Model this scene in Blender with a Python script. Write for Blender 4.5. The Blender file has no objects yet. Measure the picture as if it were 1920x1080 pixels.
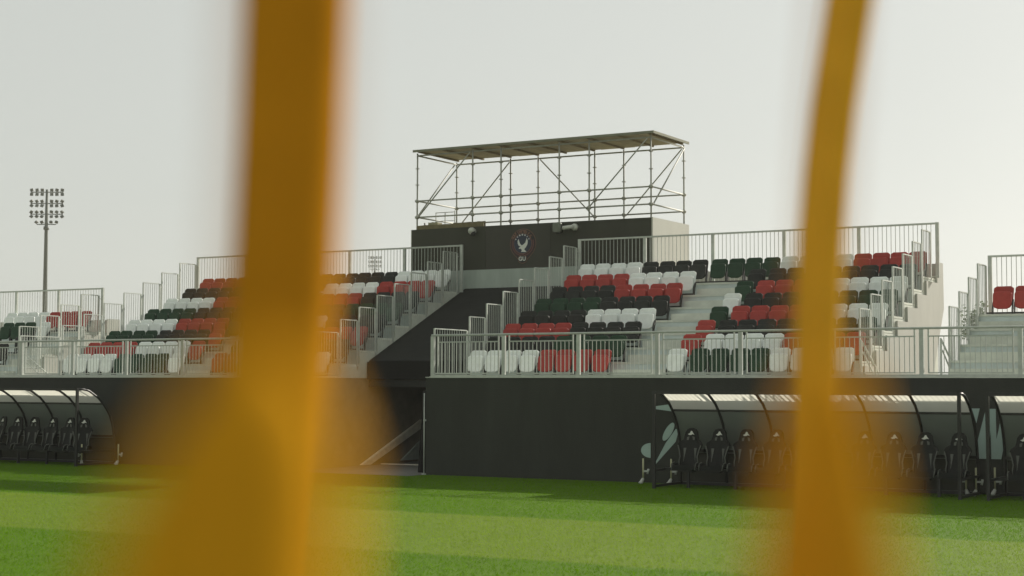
import bpy, math, random
import numpy as np
from mathutils import Vector, Matrix
random.seed(7); RNG = np.random.default_rng(7)
S = bpy.context.scene
COL = S.collection
R = math.radians

# ------------------------------------------------------------------ camera
cam_d = bpy.data.cameras.new('camera'); cam = bpy.data.objects.new('camera', cam_d); COL.objects.link(cam)
S.camera = cam
YAW, PITCH, ROLL = R(-29.716), R(3.42), R(0.167)
CAM = Vector((20.647, -33.336, 2.188))
FWD = Vector((math.sin(YAW)*math.cos(PITCH), math.cos(YAW)*math.cos(PITCH), math.sin(PITCH)))
RT0 = Vector((math.cos(YAW), -math.sin(YAW), 0)); UP0 = RT0.cross(FWD)
RT = RT0*math.cos(ROLL) + UP0*math.sin(ROLL); UPV = UP0*math.cos(ROLL) - RT0*math.sin(ROLL)
cam.matrix_world = Matrix(((RT.x, UPV.x, -FWD.x, CAM.x), (RT.y, UPV.y, -FWD.y, CAM.y), (RT.z, UPV.z, -FWD.z, CAM.z), (0, 0, 0, 1)))
cam_d.sensor_width = 36; cam_d.lens = 3036.8/1920*36
cam_d.clip_start = 0.05; cam_d.clip_end = 5000
cam_d.dof.use_dof = True; cam_d.dof.focus_distance = 40.0; cam_d.dof.aperture_fstop = 2.5; cam_d.dof.aperture_blades = 0

# ------------------------------------------------------------------ sky, sun, exposure
SUN_EL, SUN_AZ = R(27.5), R(14.0)      # azimuth from +Y towards +X: behind the stands, to the right
w = bpy.data.worlds.new('World'); S.world = w; w.use_nodes = True
wn = w.node_tree.nodes; wl = w.node_tree.links
sky = wn.new('ShaderNodeTexSky'); sky.sky_type = 'NISHITA'; sky.sun_disc = False
sky.sun_elevation = SUN_EL; sky.sun_rotation = SUN_AZ
sky.air_density = 1.0; sky.dust_density = 2.0; sky.ozone_density = 1.0; sky.altitude = 0
hsv = wn.new('ShaderNodeHueSaturation'); hsv.inputs['Saturation'].default_value = 0.3
bg = wn['Background']; bg.inputs['Strength'].default_value = 0.10
# thin even haze over the whole sky: the clear-sky colours are mixed with one uniform pale tone
mixs = wn.new('ShaderNodeMix'); mixs.data_type = 'RGBA'; mixs.inputs[0].default_value = 0.80
mixs.inputs[7].default_value = (4.08, 4.22, 3.84, 1)
wl.new(sky.outputs[0], hsv.inputs['Color']); wl.new(hsv.outputs[0], mixs.inputs[6]); wl.new(mixs.outputs[2], bg.inputs['Color'])
sl = bpy.data.lights.new('sun', 'SUN'); sl.energy = 4.8; sl.angle = R(0.53); sl.color = (1.0, 0.93, 0.82)
sun = bpy.data.objects.new('sun', sl); COL.objects.link(sun)
sd = Vector((math.sin(SUN_AZ)*math.cos(SUN_EL), math.cos(SUN_AZ)*math.cos(SUN_EL), math.sin(SUN_EL)))
sun.rotation_euler = sd.to_track_quat('Z', 'Y').to_euler(); sun.location = sd*60
S.view_settings.view_transform = 'Standard'; S.view_settings.look = 'None'
S.view_settings.gamma = 1.0; S.view_settings.exposure = 0.53; S.view_settings.use_curve_mapping = False
S.render.engine = 'CYCLES'
S.cycles.max_bounces = 8; S.cycles.transparent_max_bounces = 12

# ------------------------------------------------------------------ materials
def mat(name, col, rough=0.6, metal=0.0, var=0.08, scale=6.0, bump=0.0, bscale=40.0, spec=0.4, streak=0.0):
    m = bpy.data.materials.new(name); m.use_nodes = True
    n, l = m.node_tree.nodes, m.node_tree.links
    b = n['Principled BSDF']; b.inputs['Roughness'].default_value = rough; b.inputs['Metallic'].default_value = metal
    b.inputs['Specular IOR Level'].default_value = spec
    tc = n.new('ShaderNodeTexCoord'); geo = n.new('ShaderNodeNewGeometry')
    oi = n.new('ShaderNodeObjectInfo')
    add = n.new('ShaderNodeVectorMath'); add.operation = 'ADD'
    mp = n.new('ShaderNodeVectorMath'); mp.operation = 'MULTIPLY'
    mp.inputs[1].default_value = (1, 1, 0.25 if streak else 1)
    l.new(geo.outputs['Position'], mp.inputs[0])
    sc = n.new('ShaderNodeCombineXYZ'); l.new(oi.outputs['Random'], sc.inputs[0]); l.new(oi.outputs['Random'], sc.inputs[1])
    l.new(mp.outputs[0], add.inputs[0]); l.new(sc.outputs[0], add.inputs[1])
    t = n.new('ShaderNodeTexNoise'); t.inputs['Scale'].default_value = scale; t.inputs['Detail'].default_value = 6; t.inputs['Roughness'].default_value = 0.65
    l.new(add.outputs[0], t.inputs['Vector'])
    mr = n.new('ShaderNodeMapRange'); mr.inputs[1].default_value = 0.3; mr.inputs[2].default_value = 0.7
    mr.inputs[3].default_value = 1-var; mr.inputs[4].default_value = 1+var
    l.new(t.outputs[0], mr.inputs[0])
    mr2 = n.new('ShaderNodeMapRange'); mr2.inputs[3].default_value = 1-var*0.7; mr2.inputs[4].default_value = 1+var*0.7
    l.new(oi.outputs['Random'], mr2.inputs[0])
    mu = n.new('ShaderNodeMath'); mu.operation = 'MULTIPLY'; l.new(mr.outputs[0], mu.inputs[0]); l.new(mr2.outputs[0], mu.inputs[1])
    vm = n.new('ShaderNodeVectorMath'); vm.operation = 'SCALE'; vm.inputs[0].default_value = col[:3]
    l.new(mu.outputs[0], vm.inputs['Scale']); l.new(vm.outputs[0], b.inputs['Base Color'])
    if bump:
        t2 = n.new('ShaderNodeTexNoise'); t2.inputs['Scale'].default_value = bscale; t2.inputs['Detail'].default_value = 4
        l.new(geo.outputs['Position'], t2.inputs['Vector'])
        bp = n.new('ShaderNodeBump'); bp.inputs['Strength'].default_value = bump; bp.inputs['Distance'].default_value = 0.02
        l.new(t2.outputs[0], bp.inputs['Height']); l.new(bp.outputs[0], b.inputs['Normal'])
    return m

M = {}
M['charcoal'] = mat('charcoal_render', (0.033, 0.037, 0.030), 0.8, var=0.16, scale=1.3, bump=0.25, bscale=30, spec=0.25, streak=1)
M['charcoal_panel'] = mat('charcoal_panel', (0.041, 0.043, 0.031), 0.7, var=0.10, scale=1.2, bump=0.1, spec=0.25, streak=1)
M['charcoal_dark'] = mat('charcoal_dark_panel', (0.050, 0.050, 0.040), 0.7, var=0.10, scale=1.2, bump=0.1, spec=0.25, streak=1)
M['roofdark'] = mat('dark_roof_sheet', (0.026, 0.028, 0.0255), 0.9, var=0.14, scale=1.5, spec=0.08)
M['fascia'] = mat('black_fascia_sheet', (0.015, 0.0155, 0.014), 0.9, var=0.14, scale=1.5, spec=0.08)
M['black'] = mat('black_plastic', (0.022, 0.024, 0.022), 0.5, var=0.2, scale=20)
M['blackmetal'] = mat('black_powder_coat', (0.016, 0.017, 0.015), 0.45, var=0.2, scale=10)
M['galv'] = mat('galvanised_steel', (0.46, 0.49, 0.45), 0.55, metal=0.1, var=0.12, scale=8)
M['scaf'] = mat('scaffold_steel', (0.33, 0.34, 0.30), 0.65, metal=0.0, var=0.18, scale=8)
M['tread'] = mat('aluminium_decking', (0.54, 0.57, 0.50), 0.6, var=0.12, scale=3, bump=0.1)
M['riser'] = mat('pale_riser_sheet', (0.50, 0.57, 0.55), 0.55, var=0.12, scale=2.5)
M['beige'] = mat('beige_cladding', (0.375, 0.385, 0.345), 0.7, var=0.07, scale=1.6, bump=0.05, streak=1)
M['palewall'] = mat('pale_painted_wall', (0.375, 0.385, 0.34), 0.75, var=0.07, scale=1.4, bump=0.08, streak=1)
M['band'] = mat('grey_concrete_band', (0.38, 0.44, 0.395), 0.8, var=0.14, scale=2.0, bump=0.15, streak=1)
M['white'] = mat('white_seat_plastic', (0.76, 0.80, 0.77), 0.55, var=0.07, scale=9, spec=0.25)
M['red'] = mat('red_seat_plastic', (0.35, 0.046, 0.037), 0.58, var=0.10, scale=9, spec=0.22)
M['green'] = mat('green_seat_plastic', (0.017, 0.048, 0.025), 0.6, var=0.14, scale=9, spec=0.2)
M['blackseat'] = mat('black_seat_plastic', (0.021, 0.024, 0.021), 0.6, var=0.2, scale=9, spec=0.2)
M['teal'] = mat('pale_teal_paint', (0.34, 0.45, 0.41), 0.7, var=0.07, scale=3)
M['paving'] = mat('grey_paving', (0.12, 0.12, 0.11), 0.85, var=0.2, scale=2, bump=0.2)
M['palestrip'] = mat('pale_strip', (0.72, 0.68, 0.56), 0.8, var=0.15, scale=4)
M['tunnelwall'] = mat('brown_tunnel_wall', (0.19, 0.165, 0.12), 0.85, var=0.2, scale=2)
M['ply'] = mat('weathered_plywood', (0.27, 0.255, 0.155), 0.8, var=0.22, scale=2.2, bump=0.2)
M['edge'] = mat('weathered_edge_board', (0.17, 0.175, 0.125), 0.8, var=0.15, scale=3)
M['timber'] = mat('brown_timber', (0.17, 0.145, 0.075), 0.8, var=0.25, scale=5, bump=0.3)
M['chair'] = mat('black_leatherette', (0.011, 0.013, 0.012), 0.65, var=0.2, scale=15, spec=0.2)
M['chairgrey'] = mat('grey_leatherette', (0.10, 0.11, 0.095), 0.5, var=0.15, scale=15)
M['emblem'] = mat('pale_emblem_print', (0.62, 0.64, 0.60), 0.6, var=0.05)
M['navy'] = mat('navy_print', (0.026, 0.034, 0.060), 0.6, var=0.05)
M['maroon'] = mat('maroon_print', (0.062, 0.024, 0.030), 0.6, var=0.05)
M['crestorange'] = mat('orange_print', (0.25, 0.125, 0.085), 0.6, var=0.05)
M['crestblack'] = mat('black_print', (0.025, 0.025, 0.024), 0.6, var=0.05)
M['cambody'] = mat('pale_camera_housing', (0.50, 0.52, 0.47), 0.45, var=0.05)
M['boxgrey'] = mat('grey_speaker_box', (0.14, 0.155, 0.125), 0.6, var=0.06)
M['jack'] = mat('pale_yellow_tube', (0.46, 0.46, 0.28), 0.5, var=0.15, scale=10)
M['pole'] = mat('lamp_mast_steel', (0.11, 0.125, 0.11), 0.6, var=0.1)
M['bark'] = mat('bark', (0.12, 0.09, 0.06), 0.9, var=0.3, scale=12, bump=0.5)
M['sand'] = mat('sandy_ground', (0.34, 0.29, 0.21), 0.95, var=0.2, scale=0.3, bump=0.2)
M['curtain'] = mat('black_curtain_cloth', (0.010, 0.010, 0.010), 0.9, var=0.2)
M['ypole'] = mat('orange_yellow_tube', (0.49, 0.20, 0.014), 0.95, var=0.12, scale=18, spec=0.0)
M['ypole2'] = mat('pale_yellow_tube_paint', (0.80, 0.40, 0.045), 0.95, var=0.10, scale=18, spec=0.0)
M['osleeve'] = mat('orange_foam_sleeve', (0.56, 0.26, 0.018), 0.95, var=0.12, scale=18, spec=0.0)
M['ysleeve'] = mat('yellow_foam_sleeve', (0.56, 0.265, 0.014), 0.95, var=0.12, scale=18, spec=0.0)

def translucent_mat(name, col, tfac=0.6, trans=0.0, rough=0.3, var=0.06):
    m = bpy.data.materials.new(name); m.use_nodes = True
    n, l = m.node_tree.nodes, m.node_tree.links
    out = n['Material Output']; n.remove(n['Principled BSDF'])
    d = n.new('ShaderNodeBsdfDiffuse'); t = n.new('ShaderNodeBsdfTranslucent'); g = n.new('ShaderNodeBsdfGlossy'); tr = n.new('ShaderNodeBsdfTransparent')
    geo = n.new('ShaderNodeNewGeometry'); nz = n.new('ShaderNodeTexNoise'); nz.inputs['Scale'].default_value = 3
    l.new(geo.outputs['Position'], nz.inputs['Vector'])
    mr = n.new('ShaderNodeMapRange'); mr.inputs[3].default_value = 1-var; mr.inputs[4].default_value = 1+var; l.new(nz.outputs[0], mr.inputs[0])
    vm = n.new('ShaderNodeVectorMath'); vm.operation = 'SCALE'; vm.inputs[0].default_value = col; l.new(mr.outputs[0], vm.inputs['Scale'])
    l.new(vm.outputs[0], d.inputs['Color']); l.new(vm.outputs[0], t.inputs['Color'])
    g.inputs['Roughness'].default_value = rough; g.inputs['Color'].default_value = (0.8, 0.85, 0.85, 1)
    m1 = n.new('ShaderNodeMixShader'); m1.inputs[0].default_value = tfac; l.new(d.outputs[0], m1.inputs[1]); l.new(t.outputs[0], m1.inputs[2])
    m2 = n.new('ShaderNodeMixShader'); m2.inputs[0].default_value = 0.06; l.new(m1.outputs[0], m2.inputs[1]); l.new(g.outputs[0], m2.inputs[2])
    m3 = n.new('ShaderNodeMixShader'); m3.inputs[0].default_value = trans; l.new(m2.outputs[0], m3.inputs[1]); l.new(tr.outputs[0], m3.inputs[2])
    l.new(m3.outputs[0], out.inputs['Surface'])
    return m
M['poly'] = translucent_mat('milky_polycarbonate', (0.53, 0.53, 0.46), 0.85, 0.06)
M['clear'] = translucent_mat('grey_polycarbonate', (0.22, 0.25, 0.22), 0.55, 0.12, 0.25)
M['leaf'] = translucent_mat('green_leaf', (0.10, 0.14, 0.05), 0.4, 0.0)

def stripes(n, l, geo):
    """mown bands across the pitch: +1 light nap, 0 dark nap, from the distance to the touchline"""
    sx = n.new('ShaderNodeSeparateXYZ'); l.new(geo.outputs['Position'], sx.inputs[0])
    wob = n.new('ShaderNodeTexNoise'); wob.inputs['Scale'].default_value = 0.5; l.new(geo.outputs['Position'], wob.inputs['Vector'])
    wm = n.new('ShaderNodeMath'); wm.operation = 'MULTIPLY_ADD'; wm.inputs[1].default_value = 0.5
    l.new(wob.outputs[0], wm.inputs[0]); l.new(sx.outputs['Y'], wm.inputs[2])
    a = n.new('ShaderNodeMath'); a.operation = 'MULTIPLY_ADD'; a.inputs[1].default_value = math.pi/5.6; a.inputs[2].default_value = math.pi*(9.65/5.6)
    l.new(wm.outputs[0], a.inputs[0])
    s = n.new('ShaderNodeMath'); s.operation = 'SINE'; l.new(a.outputs[0], s.inputs[0])
    mr = n.new('ShaderNodeMapRange'); mr.inputs[1].default_value = -0.09; mr.inputs[2].default_value = 0.09; mr.interpolation_type = 'SMOOTHSTEP'
    mr.inputs[3].default_value = 1; mr.inputs[4].default_value = 0
    l.new(s.outputs[0], mr.inputs[0])
    gt = n.new('ShaderNodeMath'); gt.operation = 'LESS_THAN'; gt.inputs[1].default_value = -6.0; l.new(sx.outputs['Y'], gt.inputs[0])
    mm = n.new('ShaderNodeMath'); mm.operation = 'MULTIPLY'; l.new(mr.outputs[0], mm.inputs[0]); l.new(gt.outputs[0], mm.inputs[1])
    return mm.outputs[0]

def grass_mat(name, dark, light, trans):
    m = bpy.data.materials.new(name); m.use_nodes = True
    n, l = m.node_tree.nodes, m.node_tree.links
    geo = n.new('ShaderNodeNewGeometry'); st = stripes(n, l, geo)
    mx = n.new('ShaderNodeMix'); mx.data_type = 'RGBA'; l.new(st, mx.inputs[0])
    mx.inputs[6].default_value = (*dark, 1); mx.inputs[7].default_value = (*light, 1)
    t1 = n.new('ShaderNodeTexNoise'); t1.inputs['Scale'].default_value = 1.1; t1.inputs['Detail'].default_value = 8; t1.inputs['Roughness'].default_value = 0.7
    t2 = n.new('ShaderNodeTexNoise'); t2.inputs['Scale'].default_value = 12; t2.inputs['Detail'].default_value = 5
    l.new(geo.outputs['Position'], t1.inputs['Vector']); l.new(geo.outputs['Position'], t2.inputs['Vector'])
    ad = n.new('ShaderNodeMath'); ad.operation = 'ADD'; l.new(t1.outputs[0], ad.inputs[0]); l.new(t2.outputs[0], ad.inputs[1])
    mr = n.new('ShaderNodeMapRange'); mr.inputs[1].default_value = 0.6; mr.inputs[2].default_value = 1.4; mr.inputs[3].default_value = 0.87; mr.inputs[4].default_value = 1.13
    l.new(ad.outputs[0], mr.inputs[0])
    vm = n.new('ShaderNodeVectorMath'); vm.operation = 'SCALE'; l.new(mx.outputs[2], vm.inputs[0]); l.new(mr.outputs[0], vm.inputs['Scale'])
    if trans:
        out = n['Material Output']; n.remove(n['Principled BSDF'])
        d = n.new('ShaderNodeBsdfDiffuse'); t = n.new('ShaderNodeBsdfTranslucent'); mix = n.new('ShaderNodeMixShader'); mix.inputs[0].default_value = 0.5
        l.new(vm.outputs[0], d.inputs['Color']); l.new(vm.outputs[0], t.inputs['Color']); l.new(d.outputs[0], mix.inputs[1]); l.new(t.outputs[0], mix.inputs[2])
        l.new(mix.outputs[0], out.inputs['Surface'])
    else:
        b = n['Principled BSDF']; b.inputs['Roughness'].default_value = 0.9; b.inputs['Specular IOR Level'].default_value = 0.1
        l.new(vm.outputs[0], b.inputs['Base Color'])
        bp = n.new('ShaderNodeBump'); bp.inputs['Strength'].default_value = 0.4; bp.inputs['Distance'].default_value = 0.02
        t3 = n.new('ShaderNodeTexNoise'); t3.inputs['Scale'].default_value = 60; t3.inputs['Detail'].default_value = 4; l.new(geo.outputs['Position'], t3.inputs['Vector'])
        l.new(t3.outputs[0], bp.inputs['Height']); l.new(bp.outputs[0], b.inputs['Normal'])
    return m
M['turf'] = grass_mat('mown_turf', (0.064, 0.128, 0.003), (0.100, 0.154, 0.015), False)
M['blade'] = grass_mat('grass_blade', (0.110, 0.228, 0.003), (0.172, 0.262, 0.024), True)

# ------------------------------------------------------------------ mesh helpers
class MB:
    def __init__(s): s.v, s.f, s.sm = [], [], []
    def add(s, V, F, smooth=False):
        o = len(s.v); s.v += [tuple(p) for p in V]; s.f += [tuple(i+o for i in q) for q in F]; s.sm += [smooth]*len(F); return s
    def bx(s, x0, x1, y0, y1, z0, z1):
        V = [(x0,y0,z0),(x1,y0,z0),(x1,y1,z0),(x0,y1,z0),(x0,y0,z1),(x1,y0,z1),(x1,y1,z1),(x0,y1,z1)]
        return s.add(V, [(0,3,2,1),(4,5,6,7),(0,1,5,4),(1,2,6,5),(2,3,7,6),(3,0,4,7)])
    def path(s, pts, rad, n=8, caps=True, smooth=True, up=None):
        pts = [Vector(p) for p in pts]; k = len(pts)
        rad = [rad]*k if not hasattr(rad, '__len__') else rad
        V = []
        t0 = (pts[1]-pts[0]).normalized()
        ref = Vector(up) if up else (Vector((0,0,1)) if abs(t0.z) < 0.9 else Vector((1,0,0)))
        a = t0.cross(ref).normalized()
        for i in range(k):
            t = (pts[min(i+1,k-1)]-pts[max(i-1,0)]).normalized()
            a = (a - t*a.dot(t)).normalized(); b = t.cross(a)
            for j in range(n):
                th = 2*math.pi*j/n
                V.append(pts[i] + (a*math.cos(th)+b*math.sin(th))*rad[i])
        F = [(i*n+j, i*n+(j+1)%n, (i+1)*n+(j+1)%n, (i+1)*n+j) for i in range(k-1) for j in range(n)]
        s.add(V, F, smooth)
        if caps: s.f += [tuple(len(s.v)-k*n+j for j in reversed(range(n))), tuple(len(s.v)-n+j for j in range(n))]; s.sm += [False, False]
        return s
    def shift(s, dx, dy, dz): s.v = [(x+dx, y+dy, z+dz) for x, y, z in s.v]; return s
    def tube(s, p, q, r, n=8, **k): return s.path([p, q], r, n, **k)
    def extrude(s, pts, axis, t0, t1):
        """polygon in the plane normal to axis ('x': pts=(y,z), 'y': pts=(x,z), 'z': pts=(x,y)) extruded from t0 to t1"""
        def P(a, b, t): return (t,a,b) if axis == 'x' else ((a,t,b) if axis == 'y' else (a,b,t))
        n = len(pts); V = [P(a,b,t0) for a,b in pts] + [P(a,b,t1) for a,b in pts]
        ar = sum(pts[i][0]*pts[(i+1)%n][1]-pts[(i+1)%n][0]*pts[i][1] for i in range(n))
        fl = (ar > 0) ^ (axis == 'y') ^ (t1 < t0)
        A = tuple(range(n)); B = tuple(range(n, 2*n))
        F = [A[::-1] if fl else A, B if fl else B[::-1]]
        for i in range(n):
            j = (i+1) % n; q = (i, j, j+n, i+n); F.append(q if fl else q[::-1])
        return s.add(V, F)
    def mesh(s, name, off=(0,0,0)):
        me = bpy.data.meshes.new(name)
        ox, oy, oz = off
        me.from_pydata([(x-ox, y-oy, z-oz) for x,y,z in s.v], [], s.f)
        me.polygons.foreach_set('use_smooth', s.sm); me.update()
        return me
W = {}   # world position of every object's origin
def link(name, me, m=None, parent=None, loc=None, rotz=0.0):
    """loc is the world position of the object's origin"""
    o = bpy.data.objects.new(name, me); COL.objects.link(o)
    if m is not None and not me.materials: me.materials.append(M[m])
    wl_ = Vector(loc) if loc is not None else (W[parent] if parent else Vector((0,0,0)))
    W[o] = Vector(wl_)
    if parent: o.parent = parent; o.location = wl_ - W[parent]
    else: o.location = wl_
    if rotz: o.rotation_euler = (0,0,rotz)
    return o
def part(name, mb, m, parent, loc=None):
    """mb in world coordinates; becomes a child of parent with the parent's origin (or loc)"""
    p = Vector(loc) if loc is not None else W[parent]
    return link(name, mb.mesh(name, p), m, parent, p)
def tag(o, label, cat, group=None):
    o['label'] = label; o['category'] = cat
    if group: o['group'] = group
    return o
def thing(name, label, cat, loc, group=None):
    o = bpy.data.objects.new(name, None); COL.objects.link(o); o.location = loc; o.empty_display_size = 0.2
    W[o] = Vector(loc); return tag(o, label, cat, group)
def single(name, mb, m, label, cat, loc=(0,0,0), group=None):
    o = link(name, mb.mesh(name, loc), m, None, loc); return tag(o, label, cat, group)
def struct(name, mb, m, kind='structure'):
    o = link(name, mb.mesh(name), m); o['kind'] = kind; return o

# ------------------------------------------------------------------ ground
b = MB(); b.add([(-1500,-400,-0.02),(1500,-400,-0.02),(1500,2600,-0.02),(-1500,2600,-0.02)], [(0,1,2,3)]); struct('ground', b, 'sand')
b = MB(); b.add([(-70,-80,0),(70,-80,0),(70,0.3,0),(-70,0.3,0)], [(0,1,2,3)]); struct('pitch', b, 'turf')
b = MB(); b.add([(-4.6,-0.75,0.006),(-0.79,-0.75,0.006),(-0.79,8.0,0.006),(-4.6,8.0,0.006)], [(0,1,2,3)]); struct('tunnel_paving', b, 'paving')

def grass():
    N = 560000
    # denser towards the camera side of the strip of pitch in view
    x = RNG.uniform(-17, 19, N); y = -0.15 - 21.5*RNG.random(N)
    keep = ~((x > -4.7) & (x < -0.7) & (y > -0.8)); x, y = x[keep], y[keep]; N = len(x)
    h = RNG.uniform(0.012, 0.028, N); wd = RNG.uniform(0.003, 0.007, N); a = RNG.uniform(0, 2*np.pi, N)
    lean = RNG.normal(0, 0.012, (N, 2)); lean[:, 1] += np.where((np.sin((y+0.25+9.65)*np.pi/5.6) > 0) | (y > -6), 0.008, -0.010)
    V = np.zeros((N, 3, 3), np.float32)
    V[:, 0, 0] = x-np.cos(a)*wd; V[:, 0, 1] = y-np.sin(a)*wd
    V[:, 1, 0] = x+np.cos(a)*wd; V[:, 1, 1] = y+np.sin(a)*wd
    V[:, 2, 0] = x+lean[:, 0]; V[:, 2, 1] = y+lean[:, 1]; V[:, 2, 2] = h
    me = bpy.data.meshes.new('grass'); me.vertices.add(3*N); me.vertices.foreach_set('co', V.ravel())
    me.loops.add(3*N); me.loops.foreach_set('vertex_index', np.arange(3*N, dtype=np.int32))
    me.polygons.add(N); me.polygons.foreach_set('loop_start', np.arange(0, 3*N, 3, dtype=np.int32))
    me.update(); me.validate()
    o = link('grass', me, 'blade'); o['kind'] = 'stuff'; o['label'] = 'short mown grass covering the pitch'
grass()

# ------------------------------------------------------------------ terrace wall and walkway
HW = 2.374                     # top of the perimeter wall and height of the first seat row
RISE, RUN, Y1 = 0.365, 0.85, 1.735
def floor_z(k): return HW + RISE*k
def riser_y(k): return Y1 + RUN*(k-1)
wall_r = thing('perimeter_wall', 'long dark charcoal pitchside wall right of the tunnel with pale painted letters', 'wall', (8, 0, 0), 'pitchside walls')
part('wall_face', MB().bx(-0.79, 24, 0, 0.2, 0, HW-0.02), 'charcoal', wall_r)
part('wall_return', MB().bx(-0.79, -0.6, 0.2, 8.0, 0, HW-0.02), 'charcoal', wall_r)
part('coping', MB().bx(-0.80, 24, -0.012, 3.2, HW-0.02, HW), 'tread', wall_r)
wall_l = thing('perimeter_wall', 'dark charcoal pitchside wall left of the tunnel, half hidden by the blurred post', 'wall', (-12, 0, 0), 'pitchside walls')
part('wall_face', MB().bx(-26, -4.6, 0, 0.2, 0, HW-0.02), 'charcoal', wall_l)
part('wall_return', MB().bx(-4.8, -4.6, 0.2, 8.0, 0, HW-0.02), 'tunnelwall', wall_l)
part('coping', MB().bx(-26, -4.59, -0.012, 3.2, HW-0.02, HW), 'tread', wall_l)
# painted lettering on the wall, read through the gaps of the dugouts
def decal(poly, parent, nm='painted_letter'):
    part(nm, MB().extrude(poly, 'y', -0.006, -0.001), 'teal', parent)
circ = [(5.225+0.235*math.cos(t)*(1.0), 0.722+0.165*math.sin(t)) for t in np.linspace(math.pi/2, 3*math.pi/2, 20)]
decal(circ, wall_r)
decal([(5.30,1.665),(5.34,1.715),(5.72,1.765),(5.80,1.60),(5.36,1.65)], wall_r)
el = [(5.665+0.235*math.cos(t)*math.cos(1.0)-0.085*math.sin(t)*math.sin(1.0), 1.150+0.235*math.cos(t)*math.sin(1.0)+0.085*math.sin(t)*math.cos(1.0)) for t in np.linspace(0, 2*math.pi, 25)[:-1]]
decal(el, wall_r)
decal([(5.335,0.44),(5.36,0.43),(5.84,0.93),(5.92,1.20),(5.845,1.215),(5.60,0.90)], wall_r)
decal([(12.40,1.735),(12.56,1.735),(12.49,1.44)], wall_r)
decal([(12.665,1.66),(12.68,0.72),(12.524,0.72),(12.515,1.10)], wall_r)
decal([(12.735,1.73),(12.879,1.73),(12.885,1.115),(12.93,1.30),(12.985,1.60),(13.05,1.08),(12.975,0.72),(12.78,0.72),(12.775,1.30),(12.755,1.12)], wall_r)
# ------------------------------------------------------------------ rails
CACHE = {}
def shared(key, fn, name):
    if key not in CACHE: CACHE[key] = fn().mesh(name)
    return CACHE[key]
def bar_mesh(h, r=0.0086):
    return shared(('bar', round(h,3), r), lambda: MB().tube((0,0,0), (0,0,h), r, 6, caps=False), 'bar')
def rail_panel(parent, loc, rotz, L, z0, z1, frame, nbars, name='rail_panel', b0=0.0, b1=None, m='galv'):
    """frame(MB) builds the panel along +X from x=0..L with z local to loc; bars stand between z0 and z1"""
    key = ('panel', name, round(L,3), round(z0,3), round(z1,3), frame.__name__)
    me = shared(key, lambda: frame(MB(), L, z0, z1), name)
    p = link(name, me, m, parent, loc, rotz)
    bm = bar_mesh(z1-z0)
    c, s_ = math.cos(rotz), math.sin(rotz)
    b1 = L if b1 is None else b1
    for i in range(nbars):
        x = b0 + (b1-b0)*(i+1)/(nbars+1)
        o = bpy.data.objects.new('bar', bm); COL.objects.link(o)
        if not bm.materials: bm.materials.append(M[m])
        o.parent = p; o.location = (x, 0, z0)
    return p
def fr_front(b, L, z0, z1):      # welded panel of the front guard rail
    b.bx(0.0, L, -0.014, 0.014, z1, z1+0.028); b.bx(0, L, -0.014, 0.014, z0-0.028, z0)
    b.bx(0, 0.03, -0.015, 0.015, z0, z1+0.16); b.bx(L-0.03, L, -0.015, 0.015, z0, z1+0.16)
    return b
def fr_side(b, L, z0, z1):       # stepped panel beside the seats: thin front post, deep rear post
    b.bx(-0.02, 0.02, -0.018, 0.018, z0-0.10, z1+0.018); b.bx(L-0.12, L-0.065, -0.02, 0.02, z0-0.10, z1+0.01)
    b.bx(0.02, L-0.13, -0.016, 0.016, z1, z1+0.026); b.bx(0.02, L-0.13, -0.012, 0.012, z0-0.03, z0)
    b.bx(L-0.06, L-0.02, -0.014, 0.014, z1-0.10, z1-0.07)
    return b
def fr_rear(b, L, z0, z1):       # long panel along the back row with a wide post at its start
    b.bx(-0.045, 0.045, -0.03, 0.03, z0-0.1, z1); b.bx(-0.045, L-0.045, -0.034, 0.026, z1, z1+0.045)
    b.bx(0.045, L-0.045, -0.012, 0.012, z0-0.03, z0)
    return b
def front_rail(x_first, n, x0, x1, label):
    t = thing('guard_rail', label, 'railing', (x_first, 0.05, HW), 'front guard rails')
    part('handrail', MB().path([(x0, 0.05, HW+1.012), (x1, 0.05, HW+1.012)], 0.027, 10), 'galv', t)
    part('kerb_plate', MB().bx(x0, x1, 0.004, 0.016, HW+0.002, HW+0.055), 'galv', t)
    pm = shared('fpost', lambda: MB().bx(-0.045, 0.045, -0.03, 0.03, 0.0, 0.985).bx(-0.07, 0.07, -0.045, 0.03, 0.0, 0.012), 'post')
    for k in range(n+1):
        x = x_first + 2*k
        link('post', pm, 'galv', t, (x, 0.05, HW+0.001))
        if k < n: rail_panel(t, (x+0.13, 0.05, HW), 0, 1.74, 0.10, 0.83, fr_front, 15, b0=0.015, b1=1.725)
front_rail(-0.627, 10, -0.66, 19.4, 'long galvanised guard rail along the terrace edge right of the tunnel')
front_rail(-22.58, 9, -22.6, -4.55, 'galvanised guard rail along the terrace edge left of the tunnel')

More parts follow.
